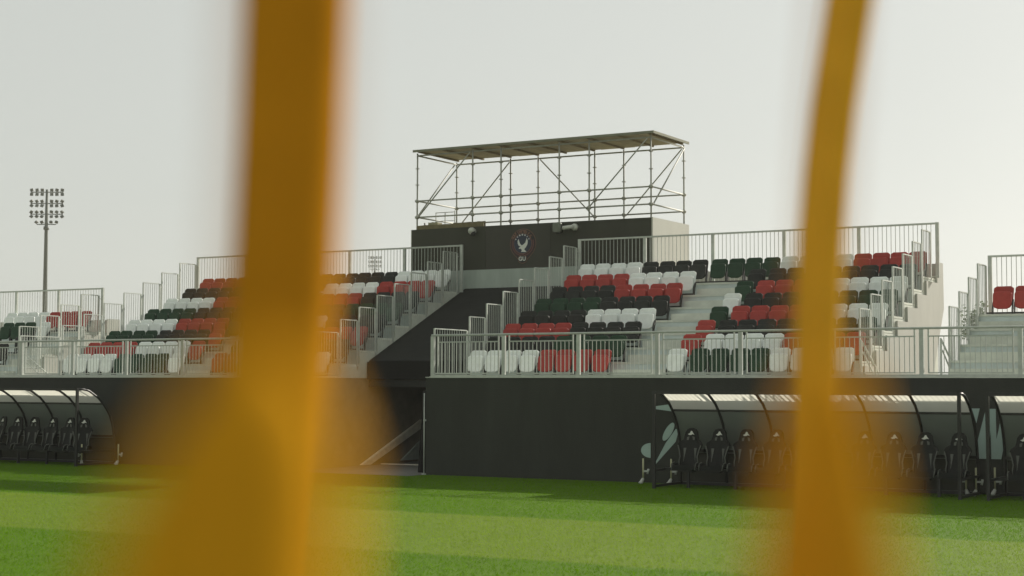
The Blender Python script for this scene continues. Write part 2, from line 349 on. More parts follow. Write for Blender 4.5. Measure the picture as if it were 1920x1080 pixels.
def side_rail(x, rows, label, lead=True, nb=6):
    t = thing('stepped_railing', label, 'railing', (x, Y1, HW), 'stepped railings beside the seats')
    if lead: rail_panel(t, (x, 0.08, HW), math.pi/2, 1.62, 0.10, 1.165, fr_side, 12, name='lead_panel', b0=0.02, b1=1.49)
    for k in range(1, rows):
        rail_panel(t, (x, riser_y(k), floor_z(k)), math.pi/2, RUN, -0.06, 1.155, fr_side, nb, b0=0.02, b1=RUN-0.13)
    return t
def rear_rail(x0, x1, rows, label):
    y = riser_y(rows); z = floor_z(rows-1)
    t = thing('rear_railing', label, 'railing', (x0, y, z), 'railings behind the top seat rows')
    n = max(1, round((x1-x0)/2.04)); L = (x1-x0)/n
    for i in range(n):
        rail_panel(t, (x0+i*L, y, z), 0, L, 0.05, 1.37, fr_rear, round(L/0.1175)-1, b0=0.045, b1=L-0.045)
    part('end_post', MB().bx(x1-0.045, x1+0.045, y-0.03, y+0.03, z, z+1.42), 'galv', t)
    return t

# ------------------------------------------------------------------ seating blocks
def saw(rows, dz=0.0, dy=0.0, yend=None):
    """stepped outline of the rows in (y,z), from the front upwards"""
    P = []
    for k in range(1, rows):
        P += [(riser_y(k)+dy, floor_z(k-1)+dz), (riser_y(k)+dy, floor_z(k)+dz)]
    P.append((yend if yend else riser_y(rows)+dy, floor_z(rows-1)+dz))
    return P
def stand(name_label, x0, x1, rows, aisle, clad_right, runs):
    t = thing('grandstand', name_label, 'grandstand', ((x0+x1)/2, Y1, HW), 'blocks of terraced seating')
    yend = riser_y(rows) + 0.45
    for k in range(1, rows):
        y0 = riser_y(k); y1 = riser_y(k+1) + (0.02 if k < rows-1 else 0.45)
        part('deck_plank', MB().bx(x0, x1, y0, y1, floor_z(k)-0.05, floor_z(k)), 'tread', t)
        part('riser_panel', MB().bx(x0+0.01, x1-0.01, y0+0.02, y0+0.035, floor_z(k-1), floor_z(k)-0.05), 'riser', t)
        if k < rows-0 and aisle:
            part('step', MB().bx(aisle[0], aisle[1], y0-0.42, y0+0.015, floor_z(k-1)+0.002, floor_z(k-1)+RISE/2), 'tread', t)
    # black seat beams, one per row and run of seats
    for k in range(rows):
        for a, c in ([(x0+0.15, x1-0.05)] if k == rows-1 else runs):
            part('seat_beam', MB().bx(a, c, riser_y(k)+0.23, riser_y(k)+0.27, floor_z(k)+0.015, floor_z(k)+0.055), 'blackmetal', t)
    # sides
    s = saw(rows, -0.06, 0.0, yend)
    for side, x in (('l', x0-0.02), ('r', x1-0.02)):
        if side == 'r' and clad_right:
            part('stringer', MB().extrude([(0.05, HW-0.02), (0.05, HW+0.03), (riser_y(1), HW+0.03)] + s[1:] + [(yend, HW-0.02)], 'x', x-0.02, x+0.018), 'tread', t)
            zt = floor_z(rows-1); yr = riser_y(rows) + 0.85
            poly = [(riser_y(1)+0.13, HW)] + saw(rows, -0.11, 0.13, riser_y(rows)+0.29)[1:] + [(riser_y(rows)+0.29, zt+0.43), (yr, zt+0.43), (yr+0.04, zt-0.75), (yr-0.33, zt-1.33), (yr-1.10, HW)]
            part('side_cladding', MB().extrude(poly, 'x', x1+0.005, x1+0.05), 'beige', t)
            part('rear_cladding', MB().extrude([(yr-0.01, zt+0.43), (yr+0.04, zt+0.43), (yr+0.08, zt-0.75), (yr+0.03, zt-0.75)], 'x', x0, x1), 'beige', t)
        else:
            lo = [(yend, HW-0.02)]
            part('stringer', MB().extrude([(0.05, HW-0.02), (0.05, HW+0.03), (riser_y(1), HW+0.03)] + s[1:] + lo, 'x', x, x+0.04), 'tread', t)
    return t
X_R0, X_R1, X_L0, X_L1 = -0.6, 9.55, -14.68, -4.6
def mir(x): return -5.2 - x
stand('right grandstand block with eight rows of seats and beige stepped side', X_R0+0.03, X_R1, 8, (3.62, 5.03), True, [(-0.36, 3.60), (5.05, 9.53)])
stand('left grandstand block with eight rows of seats behind the wide blurred post', X_L0, X_L1, 8, (-9.60, -8.60), False, [(-14.2, -9.62), (-8.58, -4.66)])
stand('short five row grandstand block at the far left edge', -26.0, -16.5, 5, (-17.38, -16.62), True, [(-25.5, -17.4)])
stand('short five row grandstand block with bare steps at the far right edge', 11.5, 20.0, 5, (11.62, 13.25), False, [(13.28, 19.5)])
side_rail(X_R0, 8, 'stepped railing on the right side of the tunnel, left edge of the right stand')
side_rail(9.53, 8, 'stepped railing along the beige right hand side of the right stand', False, 4)
side_rail(X_L1, 8, 'stepped railing on the left side of the tunnel, right edge of the left stand')
side_rail(X_L0, 8, 'stepped railing climbing the far left edge of the left stand', True)
side_rail(-16.48, 5, 'low stepped railing on the short block at the far left', False)
side_rail(11.52, 5, 'low stepped railing beside the bare steps at the far right', False, 4)
rear_rail(-0.54, 9.69, 8, 'tall railing behind the top row of the right stand')
rear_rail(-14.65, -4.5, 8, 'tall railing behind the top row of the left stand')
rear_rail(-26.0, -16.4, 5, 'railing behind the top row of the short far left block')
rear_rail(11.6, 20.0, 5, 'railing behind the top row of the short far right block')

# ------------------------------------------------------------------ tip-up seats
def shell(w, z0, z1, yf, lean, thick, rtop, rbot, curve, nx=8, nz=9, taper=0.0):
    """rounded slab: width w, from z0 to z1, front at yf, leaning back by lean over its height"""
    b = MB(); V = []
    h = z1-z0
    for side in (0, 1):
        for j in range(nz+1):
            t = j/nz; z = z0 + h*t
            hw = w/2*(1-taper*(1-t))
            d = z1-z
            if d < rtop: hw -= rtop - math.sqrt(max(0, rtop**2-(rtop-d)**2))
            d = z-z0
            if d < rbot: hw -= rbot - math.sqrt(max(0, rbot**2-(rbot-d)**2))
            hw = max(hw, 0.02)
            for i in range(nx+1):
                u = -1 + 2*i/nx
                yy = yf + lean*t + curve*(1-u*u) + (thick if side else 0)
                V.append((u*hw, yy, z))
    m_ = (nx+1)*(nz+1); F = []
    for j in range(nz):
        for i in range(nx):
            a = j*(nx+1)+i; F.append((a, a+1, a+nx+2, a+nx+1)); F.append(tuple(q+m_ for q in (a+nx+1, a+nx+2, a+1, a)))
    b.add(V, F, True)
    rim = [i for i in range(nx+1)] + [(j+1)*(nx+1)-1 for j in range(1, nz+1)] + [nz*(nx+1)+i for i in range(nx-1, -1, -1)] + [j*(nx+1) for j in range(nz-1, 0, -1)]
    n = len(rim)
    for a in range(n):
        p, q = rim[a], rim[(a+1) % n]; b.f.append((q, p, p+m_, q+m_)); b.sm.append(True)
    return b
ME_BACK = {}; ME_PAN = {}
for c in ('white', 'red', 'green', 'blackseat'):
    ME_BACK[c] = shell(0.466, 0.20, 0.665, 0.085, 0.10, 0.022, 0.075, 0.05, 0.022, nx=10, nz=11, taper=0.08).mesh('backrest'); ME_BACK[c].materials.append(M[c])
    ME_PAN[c] = shell(0.434, 0.125, 0.535, -0.040, 0.060, 0.040, 0.070, 0.11, -0.016, nx=10, nz=11, taper=0.05).mesh('seat_pan'); ME_PAN[c].materials.append(M[c])
def bracket():
    b = MB(); b.extrude([(-0.02,0.0),(0.05,0.0),(0.07,0.12),(0.16,0.33),(0.12,0.36),(0.03,0.27),(-0.03,0.14)], 'x', -0.012, 0.012); b.bx(-0.035, 0.035, -0.05, 0.06, 0.0, 0.012); return b
ME_BR = bracket().mesh('bracket'); ME_BR.materials.append(M['black'])
CN = {'white': 'white', 'red': 'red', 'green': 'dark green', 'blackseat': 'black'}
CC = {'W': 'white', 'R': 'red', 'G': 'green', 'K': 'blackseat'}
ORD = ['first', 'second', 'third', 'fourth', 'fifth', 'sixth', 'seventh', 'eighth']
ROWN = ['front row', 'second row', 'third row', 'fourth row', 'fifth row', 'sixth row', 'seventh row', 'top row']
NSEAT = [0]
def seat(x, k, c, label, group):
    y = riser_y(k) + 0.30; z = floor_z(k)
    jx = random.uniform(-0.006, 0.006)
    t = thing('folding_seat', label, 'stadium seat', (x+jx, y, z), group)
    t.rotation_euler = (random.gauss(0, 0.012), 0, random.gauss(0, 0.015))
    for nm, me in (('backrest', ME_BACK[c]), ('seat_pan', ME_PAN[c])):
        o = bpy.data.objects.new(nm, me); COL.objects.link(o); o.parent = t
        if nm == 'seat_pan': o.rotation_euler = (random.gauss(0, 0.03), 0, 0)
    for sx in (-0.222, 0.222):
        o = bpy.data.objects.new('bracket', ME_BR); COL.objects.link(o); o.parent = t; o.location = (sx, 0.01, 0)
    NSEAT[0] += 1
def run(x0, n, k, c, where, stand_name, pitch=0.49):
    grp = 'folding seats of the ' + stand_name
    for i in range(n):
        col = CN[CC[c]]
        lab = (f'{ORD[i]} from left of {n} {col} seats, {where}, {k_name(k, stand_name)}, {stand_name}' if n > 1 else f'lone {col} seat {where}, {k_name(k, stand_name)}, {stand_name}')
        seat(x0 + pitch*(i+0.5), k, CC[c], lab, grp)
def k_name(k, sn):
    return 'top row' if (k == 7 or (k == 4 and 'far' in sn)) else ROWN[k]
G0 = 'WKRKGKRW'; G1 = 'RGKWKRWK'; SG = 'WRRGWGK'; GA = 'GWKRKRK'; GB = 'WRGWGWKR'
rs, ls = 'right stand', 'left stand'
LX = lambda i: -14.13 + 0.49*i     # left stand seat grid, mirrored colours
for k in range(8):
    run(-0.34, 4, k, G0[k], 'tunnel end', rs); run(1.63, 4, k, G1[k], 'left of aisle' if k < 7 else 'second block', rs)
    if k < 7:
        run(5.06, 1, k, SG[k], 'at the right edge of the aisle', rs); run(5.63, 4, k, GA[k], 'right of aisle', rs, 0.49); run(7.58, 4, k, GB[k], 'outer end', rs, 0.49)
        run(-14.13, 4, k, GB[k], 'outer end', ls); run(-12.13, 4, k, GA[k], 'left of aisle', ls); run(-10.11, 1, k, SG[k], 'at the left edge of the aisle', ls)
        run(-8.58, 4, k, G1[k], 'right of aisle', ls); run(-6.60, 4, k, G0[k], 'tunnel end', ls)
    else:
        run(3.67, 4, k, 'G', 'middle block', rs, 0.495); run(5.66, 4, k, 'W', 'fourth block', rs, 0.495); run(7.64, 4, k, 'R', 'outer end', rs, 0.475)
        for i, (c, nm) in enumerate((('R', 'outer end'), ('K', 'fourth block'), ('G', 'middle block'), ('K', 'second block'), ('W', 'tunnel end'))):
            run(-14.13+1.9*i, 4, k, c, nm, ls, 0.476)
fl, fr = 'far left block', 'far right block'
run(-18.33, 4, 4, 'R', 'beside the railing', fl, 0.46); run(-20.25, 4, 4, 'W', 'beside red', fl, 0.475)
run(-17.9, 1, 3, 'W', 'at the left edge of the steps', fl); run(-19.5, 3, 3, 'G', 'beside white', fl)
run(-17.9, 1, 2, 'K', 'at the left edge of the steps', fl); run(-17.9, 1, 1, 'K', 'at the left edge of the steps', fl); run(-17.9, 1, 0, 'K', 'at the left edge of the steps', fl)
run(11.74, 4, 4, 'R', 'beside the railing', fr, 0.5); run(13.3, 1, 3, 'W', 'right of the steps', fr); run(13.3, 1, 2, 'K', 'right of the steps', fr)
run(13.3, 1, 1, 'R', 'right of the steps', fr); run(13.3, 1, 0, 'R', 'right of the steps', fr)

# ------------------------------------------------------------------ gap stairs: pairs of handrails
def gap_handrail(x, y0, z0, y1, z1, label):
    t = thing('stair_handrail', label, 'handrail', (x, y0, HW), 'handrails of the stairs between blocks')
    d = (z1-z0)/(y1-y0)
    part('top_rail', MB().path([(x, y0, z0), (x, y1+0.9, z1+0.9*d)], 0.022, 8), 'galv', t)
    part('lower_rail', MB().path([(x, y0+0.12, z0-0.25), (x, y1+0.6, z1-0.25+0.6*d+0.12*d)], 0.018, 8), 'galv', t)
    part('post', MB().bx(x-0.02, x+0.02, y0-0.02, y0+0.02, HW, z0), 'galv', t)
    part('post', MB().bx(x-0.018, x+0.018, y0+1.0, y0+1.04, HW-0.6, z0+d*1.02-0.02), 'galv', t)
gap_handrail(9.8, 0.963, 3.175, 2.195, 2.479, 'sloping stair handrail at the foot of the right stand, beside beige side wall')
gap_handrail(11.3, 1.835, 3.215, 2.883, 2.62, 'sloping stair handrail left of the bare steps at far right')
gap_handrail(-16.3, 1.659, 3.145, 2.821, 2.432, 'bright sloping stair handrail right of the far left block')
single('stair_post', MB().bx(11.18, 11.26, 2.9, 2.98, 0.0, 3.5), 'palewall', 'pale square post in the gap left of the far right block', 'post', (11.22, 2.94, 0))

# ------------------------------------------------------------------ tunnel between the blocks
tr = thing('tunnel_roof', 'dark sloping roof over the tunnel between left and right stands', 'roof', (-2.7, 3.0, HW))
part('roof_slab', MB().extrude([(3.0,2.83),(8.0,5.06),(8.0,4.86),(3.0,2.66)], 'x', -4.555, -0.645), 'roofdark', tr)
part('fascia', MB().bx(-4.55, -0.65, 2.90, 2.985, 2.32, 2.80), 'fascia', tr)
part('lower_fascia', MB().bx(-4.55, -0.65, 2.99, 3.04, 2.12, 2.30), 'blackmetal', tr)
tb = thing('tunnel_lining', 'dark back and side lining inside the players tunnel', 'wall', (-2.7, 7.5, 0))
part('back_wall', MB().bx(-4.59, -0.80, 7.4, 7.5, 0.01, 4.5), 'tunnelwall', tb)
part('sloped_strip', MB().extrude([(2.634,0.02),(5.6,1.19),(5.6,0.96),(3.05,0.02)], 'x', -4.598, -4.50), 'palestrip', tb)  # pale strip sloping up along the left tunnel wall
part('lit_wall_panel', MB().extrude([(4.60,0.07),(5.9,0.75),(5.9,0.07)], 'x', -4.597, -4.53), 'band', tb)  # light on the tunnel wall, put in as a paler panel
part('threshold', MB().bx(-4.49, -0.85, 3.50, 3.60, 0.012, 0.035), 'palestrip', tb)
# curtain drawn to the right side of the tunnel mouth
cb = MB(); V = []; nf = 14
for j in range(9):
    z = 0.03 + 2.0*j/8
    for i in range(nf+1):
        sp = 1.25 - 0.55*(z/2.0)**0.6
        u = i/nf
        V.append((-0.84 - 0.30*sp*u - 0.02*math.sin(3*z), 0.30 + 0.05*math.sin(u*22+z*0.8), z))
F = [(j*(nf+1)+i, j*(nf+1)+i+1, (j+1)*(nf+1)+i+1, (j+1)*(nf+1)+i) for j in range(8) for i in range(nf)]
cb.add(V, F, True)
cu = single('curtain', cb, 'curtain', 'black curtain gathered at the right side of the tunnel mouth', 'curtain', (-0.9, 0.3, 0))
sm_ = cu.modifiers.new('thickness', 'SOLIDIFY'); sm_.thickness = 0.012
cp = thing('curtain_pole', 'thin pale upright pole at the left end of the right wall', 'pole', (-0.815, -0.02, 0))
part('pole', MB().tube((-0.815,-0.03,0.0), (-0.815,-0.03,1.98), 0.014, 8), 'galv', cp)
part('foot', MB().bx(-0.86,-0.77,-0.07,0.0,0.0,0.03), 'galv', cp); part('clip', MB().bx(-0.82,-0.76,-0.06,-0.02,1.30,1.34), 'galv', cp)

# ------------------------------------------------------------------ press box behind the tunnel
HX0, HX1, HY0, HY1, HZ = -6.48, 1.575, 8.0, 10.55, 6.905
pb = thing('press_box', 'dark boxy building above the tunnel with a round club crest on its front', 'building', (-2.45, 8.0, 0))
part('core', MB().bx(HX0+0.03, HX1-0.03, HY0+0.06, HY1-0.03, 0, HZ-0.06), 'charcoal', pb)
for a, c, mm in ((HX0, -3.86, 'charcoal_panel'), (-3.85, -1.66, 'charcoal_dark'), (-1.65, HX1-0.012, 'charcoal_panel')):
    part('wall_panel', MB().bx(a, c, HY0, HY0+0.05, 5.61, HZ), mm, pb)
part('base_band', MB().bx(HX0-0.005, HX1-0.02, HY0-0.012, HY0+0.05, 4.3, 5.605), 'band', pb)
part('end_wall', MB().bx(HX1-0.01, HX1+0.03, HY0-0.004, HY1, 0, HZ+0.004), 'palewall', pb)
part('end_wall', MB().bx(HX0-0.03, HX0-0.002, HY0+0.004, HY1, 0, HZ), 'palewall', pb)
part('roof_slab', MB().bx(HX0, HX1, HY0+0.052, HY1, HZ-0.055, HZ-0.01), 'roofdark', pb)

# crest
CX, CZ = -2.575, 6.33
cr = thing('club_crest', 'round navy and red club crest with a pale eagle on the press box', 'sign', (CX, 7.99, CZ))
def disc(r, cx, cz, rz=None, n=40): return [(cx+r*math.cos(t), cz+(rz or r)*math.sin(t)) for t in np.linspace(0, 2*math.pi, n+1)[:-1]]
def shield(r, ex):
    out = []
    for t in np.linspace(-math.pi/2, 1.5*math.pi, 49)[:-1]:
        x, z = r*math.cos(t), r*math.sin(t)
        a = abs(t+math.pi/2)
        z -= ex*math.exp(-(a/0.38)**2) if t < math.pi/2 else ex*math.exp(-((1.5*math.pi-t)/0.38)**2)
        out.append((CX+x, CZ+z))
    return out
yy = 7.998
def layer(nm, pts, m):
    global yy
    part(nm, MB().extrude(pts, 'y', yy-0.004, yy), m, cr); yy -= 0.0045
layer('outer_rim', shield(0.435, 0.145), 'crestorange'); layer('outer_field', shield(0.424, 0.142), 'crestblack')
def arc_band(r0, r1, a0, a1, n=24):
    A = np.linspace(a0, a1, n); return [(CX+r1*math.cos(t), CZ+r1*math.sin(t)) for t in A] + [(CX+r0*math.cos(t), CZ+r0*math.sin(t)) for t in A[::-1]]
layer('red_band', arc_band(0.310, 0.395, R(163), R(377)), 'maroon'); layer('thin_line', arc_band(0.352, 0.360, R(163), R(377)), 'crestorange')
layer('inner_rim', disc(0.305, CX, CZ), 'crestorange'); layer('navy_disc', disc(0.292, CX, CZ), 'navy')
layer('letter_plate', disc(0.155, CX, CZ-0.46, 0.125), 'crestorange'); layer('letter_plate_face', disc(0.143, CX, CZ-0.46, 0.113), 'crestblack')
def zp(x, y): return (CX+(x-712)/470, CZ-(y-400)/515)
eagle = [(650,328),(634,365),(640,408),(658,436),(686,448),(668,454),(652,470),(660,480),(684,478),(704,500),(690,530),(716,527),(742,532),(778,528),(756,508),(740,488),(768,456),(792,412),(796,362),(778,318),(770,352),(757,388),(734,410),(706,428),(690,420),(672,396),(660,362)]
layer('eagle', [zp(*p) for p in eagle], 'emblem')
def star(cx, cz, r): return [(cx+(r if i % 2 == 0 else r*0.45)*math.sin(i*math.pi/5), cz+(r if i % 2 == 0 else r*0.45)*math.cos(i*math.pi/5)) for i in range(10)]
ys = yy
for i, a in enumerate(np.linspace(R(150), R(30), 7)):
    yy = ys; layer('star', star(CX+0.255*math.cos(a), CZ+0.255*math.sin(a)+0.0, 0.034 if i in (2,3,4) else 0.026), 'emblem')
def letter(ch, size, x, z, rot, m, parent, nm='letter', bold=0.0, y=None):
    cu_ = bpy.data.curves.new(nm, 'FONT'); cu_.body = ch; cu_.size = size; cu_.align_x = 'CENTER'; cu_.align_y = 'CENTER'; cu_.extrude = 0.002; cu_.offset = bold
    to = bpy.data.objects.new(nm, cu_); COL.objects.link(to)
    dg = bpy.context.evaluated_depsgraph_get(); me = bpy.data.meshes.new_from_object(to.evaluated_get(dg))
    COL.objects.unlink(to); bpy.data.objects.remove(to)
    mx = Matrix.Translation((x, yy-0.003 if y is None else y, z)) @ Matrix.Rotation(-rot, 4, 'Y') @ Matrix.Rotation(math.pi/2, 4, 'X')
    me.transform(Matrix.Translation(-W[parent]) @ mx); me.materials.clear(); me.materials.append(M[m]); me.name = nm
    return link(nm, me, None, parent)
txt = 'GULF UNITED F.C.'
for i, ch in enumerate(txt):
    if ch == ' ': continue
    a = R(152) - R(124)*i/(len(txt)-1)
    letter(ch, 0.105, CX+0.352*math.cos(a), CZ+0.352*math.sin(a), a-math.pi/2, 'crestorange', cr, bold=0.003)
letter('G', 0.165, CX-0.062, CZ-0.455, 0, 'emblem', cr, bold=0.005); letter('U', 0.165, CX+0.062, CZ-0.455, 0, 'emblem', cr, bold=0.005)

# fittings on the press box front
dc = thing('dome_camera', 'small pale dome camera on the left of the press box front', 'camera', (-4.26, 7.97, 6.74), 'cameras on the press box')
part('base', MB().path([(-4.26,8.0,6.76),(-4.26,7.93,6.76)], 0.085, 14), 'cambody', dc)
part('hood', MB().path([(-4.28,7.93,6.77),(-4.28,7.87,6.765),(-4.28,7.82,6.75),(-4.28,7.80,6.74)], [0.11,0.105,0.08,0.03], 14), 'cambody', dc)
part('lens', MB().path([(-4.22,7.90,6.70),(-4.19,7.80,6.64)], [0.075,0.05], 12), 'black', dc)
sb = thing('wall_speaker', 'grey rounded box speaker mounted right of the crest', 'speaker', (-1.36, 7.9, 6.74))
part('cabinet', shell(0.25, 6.595, 6.88, 7.80, 0.0, 0.16, 0.05, 0.05, -0.02, nx=10, nz=14).shift(-1.36, 0, 0), 'boxgrey', sb)
part('bracket', MB().bx(-1.41, -1.31, 7.94, 7.999, 6.56, 6.90), 'blackmetal', sb)
bc = thing('bullet_camera', 'pale bullet camera pointing left, right of the grey wall speaker', 'camera', (-0.84, 7.95, 6.72), 'cameras on the press box')
part('mount', MB().path([(-0.84,8.0,6.73),(-0.84,7.90,6.73),(-0.84,7.86,6.73)], [0.10,0.10,0.06], 14), 'cambody', bc)
part('arm', MB().tube((-0.84,7.87,6.73),(-0.88,7.80,6.72), 0.03, 8), 'cambody', bc)
part('barrel', MB().path([(-0.83,7.80,6.73),(-1.12,7.74,6.70)], 0.058, 12), 'cambody', bc)
part('lens', MB().path([(-1.121,7.74,6.70),(-1.135,7.737,6.698)], 0.045, 12), 'black', bc)

# timber lying on the press box roof, left end
def board(x0, x1, y, z0, z1, t, m, label, nm='timber_board', ry=0.0):
    b = MB(); n = 10; top = [z1 + random.uniform(-0.008, 0.008) for _ in range(n+1)]
    pts = [(x0-(x0+x1)/2, z0-z0), (x1-(x0+x1)/2, 0)] + [((x0+(x1-x0)*i/n)-(x0+x1)/2, top[i]-z0) for i in range(n, -1, -1)]
    b.extrude(pts, 'y', -t/2, t/2)
    o = link(nm, b.mesh(nm), m, None, ((x0+x1)/2, y, z0)); o.rotation_euler = (0, ry, 0)
    return tag(o, label, 'board', 'timber stored on the press box roof')
board(-6.34, -3.98, 8.10, HZ, 7.035, 0.05, 'timber', 'long brown board standing on edge along the left roof edge')
board(-5.1, -3.98, 8.19, HZ, 7.075, 0.05, 'timber', 'shorter brown board behind the long board on the press box roof')
board(-6.2, -4.7, 8.30, HZ, 7.02, 0.2, 'timber', 'flat stack of planks lying behind the roof edge boards')
board(-5.96, -5.62, 8.24, HZ, 7.12, 0.25, 'ply', 'small yellowish plywood crate on the press box roof', 'plywood_crate')
board(-6.12, -6.08, 8.2, HZ, 7.13, 0.04, 'blackmetal', 'short dark stub sticking up beside the plywood crate', 'metal_stub', -0.2)
mf = thing('light_frame', 'thin pale rectangular frame standing behind the crate on the roof', 'frame', (-5.62, 8.6, HZ), 'timber stored on the press box roof')
part('frame', MB().bx(-6.0,-5.98,8.59,8.61,HZ,7.47).bx(-5.32,-5.30,8.59,8.61,HZ,7.50).bx(-5.98,-5.32,8.592,8.608,7.45,7.47).bx(-5.98,-5.32,8.592,8.608,7.19,7.205), 'scaf', mf)
part('mullion', MB().bx(-5.665,-5.645,8.585,8.605,HZ,7.45), 'scaf', mf)

# ------------------------------------------------------------------ scaffold with a plank roof on the press box
SX = (-6.385, -4.405, -3.42, -1.455, -0.475, 1.485); SF, SBK = 8.15, 10.45; ZT = 9.27
sc = thing('scaffold', 'tube scaffold frame with flat plank roof standing on the press box', 'scaffolding', (-2.45, 9.3, HZ))
def standard():
    b = MB().tube((0,0,-0.005),(0,0,ZT-HZ),0.0245,8)
    b.bx(-0.07,0.07,-0.07,0.07,-0.006,0.006)
    for z in (7.30,7.80,8.30,8.80): b.path([(0,0,z-HZ-0.009),(0,0,z-HZ+0.009)], 0.066, 8)
    for z in (7.30,7.80): b.path([(0,0,z-HZ-0.055),(0,0,z-HZ-0.02),(0,0,z-HZ+0.02),(0,0,z-HZ+0.05)], [0.04,0.075,0.075,0.04], 8)
    return b
me = standard().mesh('upright_tube')
for y in (SF, SBK):
    for x in SX: link('upright_tube', me, 'scaf', sc, (x, y, HZ))
    for z in (7.30, 7.80, 9.20):
        for a, c in zip(SX[:-1], SX[1:]): part('ledger_tube', MB().tube((a+0.03,y,z),(c-0.03,y,z),0.0235,8), 'scaf', sc)
for x in (SX[0], SX[-1]):
    for z in (7.30, 7.80, 9.20): part('ledger_tube', MB().tube((x,SF+0.03,z),(x,SBK-0.03,z),0.0235,8), 'scaf', sc)
def brace(p, q): part('brace_tube', MB().tube(p, q, 0.021, 8), 'scaf', sc)
yf, yb = SF-0.045, SBK+0.045
brace((SX[0]+0.05,yf,7.28),(SX[1]-0.08,yf,9.17)); brace((SX[4]+0.05,yf,7.34),(SX[5]-0.10,yf,9.17))
brace((SX[0]+0.05,yb,7.20),(SX[1]-0.06,yb,9.17)); brace((SX[2]+0.05,yb,9.17),(SX[3]-0.05,yb,7.30)); brace((SX[4]+0.05,yb,7.28),(SX[5]-0.08,yb,9.17))
brace((SX[0]-0.045,SF+0.05,7.3),(SX[0]-0.045,SBK-0.08,9.17)); brace((SX[5]+0.045,SF+0.05,7.30),(SX[5]+0.045,SBK-0.05,9.17))
for x in (-6.30, -5.4, -4.40, -3.42, -2.44, -1.455, -0.475, 0.5, 1.44):
    part('roof_joist', MB().bx(x-0.022, x+0.022, SF-0.10, SBK+random.uniform(-0.03,0.04), ZT+0.012, ZT+0.062), 'timber', sc)
part('edge_board', MB().bx(-6.46, 1.64, 7.99, 8.02, ZT+0.02, ZT+0.092), 'edge', sc)
part('edge_board', MB().bx(1.605, 1.64, 8.022, 10.50, ZT+0.02, ZT+0.092), 'edge', sc)
nb = 14
for i in range(nb):
    x0 = -6.46 + 8.06*i/nb; x1 = -6.46 + 8.06*(i+1)/nb
    part('roof_board', MB().bx(x0+0.004, x1-0.004, 8.022, 10.47+random.uniform(-0.04,0.10), ZT+0.064+random.uniform(0,0.006), ZT+0.088), 'ply', sc)

# ------------------------------------------------------------------ dugouts
PROF = [(-1.50,2.03),(-1.28,2.035),(-1.08,1.995),(-0.90,1.90),(-0.72,1.80),(-0.55,1.65),(-0.41,1.50),(-0.29,1.34),(-0.20,1.14),(-0.145,0.95),(-0.11,0.75),(-0.09,0.42),(-0.085,0.05)]
DY = -0.33
PROF = [(y+DY, z) for y, z in PROF]
def dugout(x0, x1, nb, label, jacks):
    t = thing('dugout', label, 'team shelter', ((x0+x1)/2, -0.8, 0), 'pitchside team dugouts')
    for i in range(nb+1):
        x = x0 + (x1-x0)*i/nb
        part('rib', MB().path([(x, y, z) for y, z in PROF], 0.030, 8, up=(1,0,0)), 'blackmetal', t)
    for i in range(nb):
        a = x0 + (x1-x0)*i/nb + 0.012; c = x0 + (x1-x0)*(i+1)/nb - 0.012
        V = []; n = 7
        for nm, prof, mm in (('canopy_panel', PROF[:6], 'poly'), ('back_panel', PROF[5:], 'clear')):
            V = [(a+(c-a)*q/(n-1), y+0.022, z+0.02) for y, z in prof for q in range(n)]
            F = [(j*n+q, j*n+q+1, (j+1)*n+q+1, (j+1)*n+q) for j in range(len(prof)-1) for q in range(n-1)]
            part(nm, MB().add(V, F, True), mm, t)
    part('front_beam', MB().bx(x0-0.03, x1+0.03, -1.865, -1.805, 2.0, 2.065), 'blackmetal', t)
    part('middle_rail', MB().bx(x0, x1, -0.865, -0.825, 1.62, 1.665), 'blackmetal', t)
    part('low_rail', MB().bx(x0, x1, -0.490, -0.450, 0.74, 0.80), 'blackmetal', t)
    part('base_beam', MB().bx(x0-0.03, x1+0.03, -0.460, -0.380, 0.02, 0.08), 'blackmetal', t)
    part('bench_beam', MB().bx(x0, x1, -1.310, -1.250, 0.36, 0.42), 'blackmetal', t)
    for x in (x0, x1):
        part('front_post', MB().bx(x-0.032, x+0.032, -1.860, -1.800, 0.0, 2.0), 'blackmetal', t)
        part('floor_beam', MB().bx(x-0.028, x+0.028, -1.800, -0.380, 0.03, 0.08), 'blackmetal', t)
        part('side_beam', MB().bx(x-0.022, x+0.022, -1.800, -0.450, 0.36, 0.41), 'blackmetal', t)
    for x in np.linspace(x0+0.55, x1-0.55, 6):
        part('bench_leg', MB().bx(x-0.03, x+0.03, -1.310, -1.250, 0.0, 0.36), 'blackmetal', t)
    part('kick_panel', MB().bx(x0+0.04, x1-0.04, -0.415, -0.405, 0.09, 0.72), 'charcoal_panel', t)
    for x, y, s_ in jacks:
        j = part('jack_leg', MB().tube((x,y,0.10),(x,y,0.56),0.020,8), 'jack', t)
        part('jack_foot', MB().path([(x,y,0.12),(x-0.03*s_,y-0.03,0.04),(x-0.05*s_,y-0.05,0.0)], [0.03,0.045,0.055], 8), 'cambody', t)
        part('jack_bracket', MB().bx(min(x,x+0.11*s_), max(x,x+0.11*s_), y-0.012, y+0.012, 0.26, 0.30).path([(x+0.11*s_,y,0.22),(x+0.13*s_,y,0.33)],0.025,6), 'galv', t)
    return t
D2a, D2b = 6.15, 12.61
dugout(D2a, D2b, 6, 'curved roof dugout in the middle of the right wall, partly behind blurred post', [(5.24,-0.43,1),(5.86,-0.30,1),(12.38,-0.46,-1),(12.59,-0.51,1)])
dugout(13.15, 19.65, 6, 'curved roof dugout cut off by the right picture edge', [(12.88,-0.16,1)])
dugout(-17.0, -10.53, 6, 'curved roof dugout at the left below the left stand', [(-11.08,-1.07,-1),(-10.35,-0.45,1)])

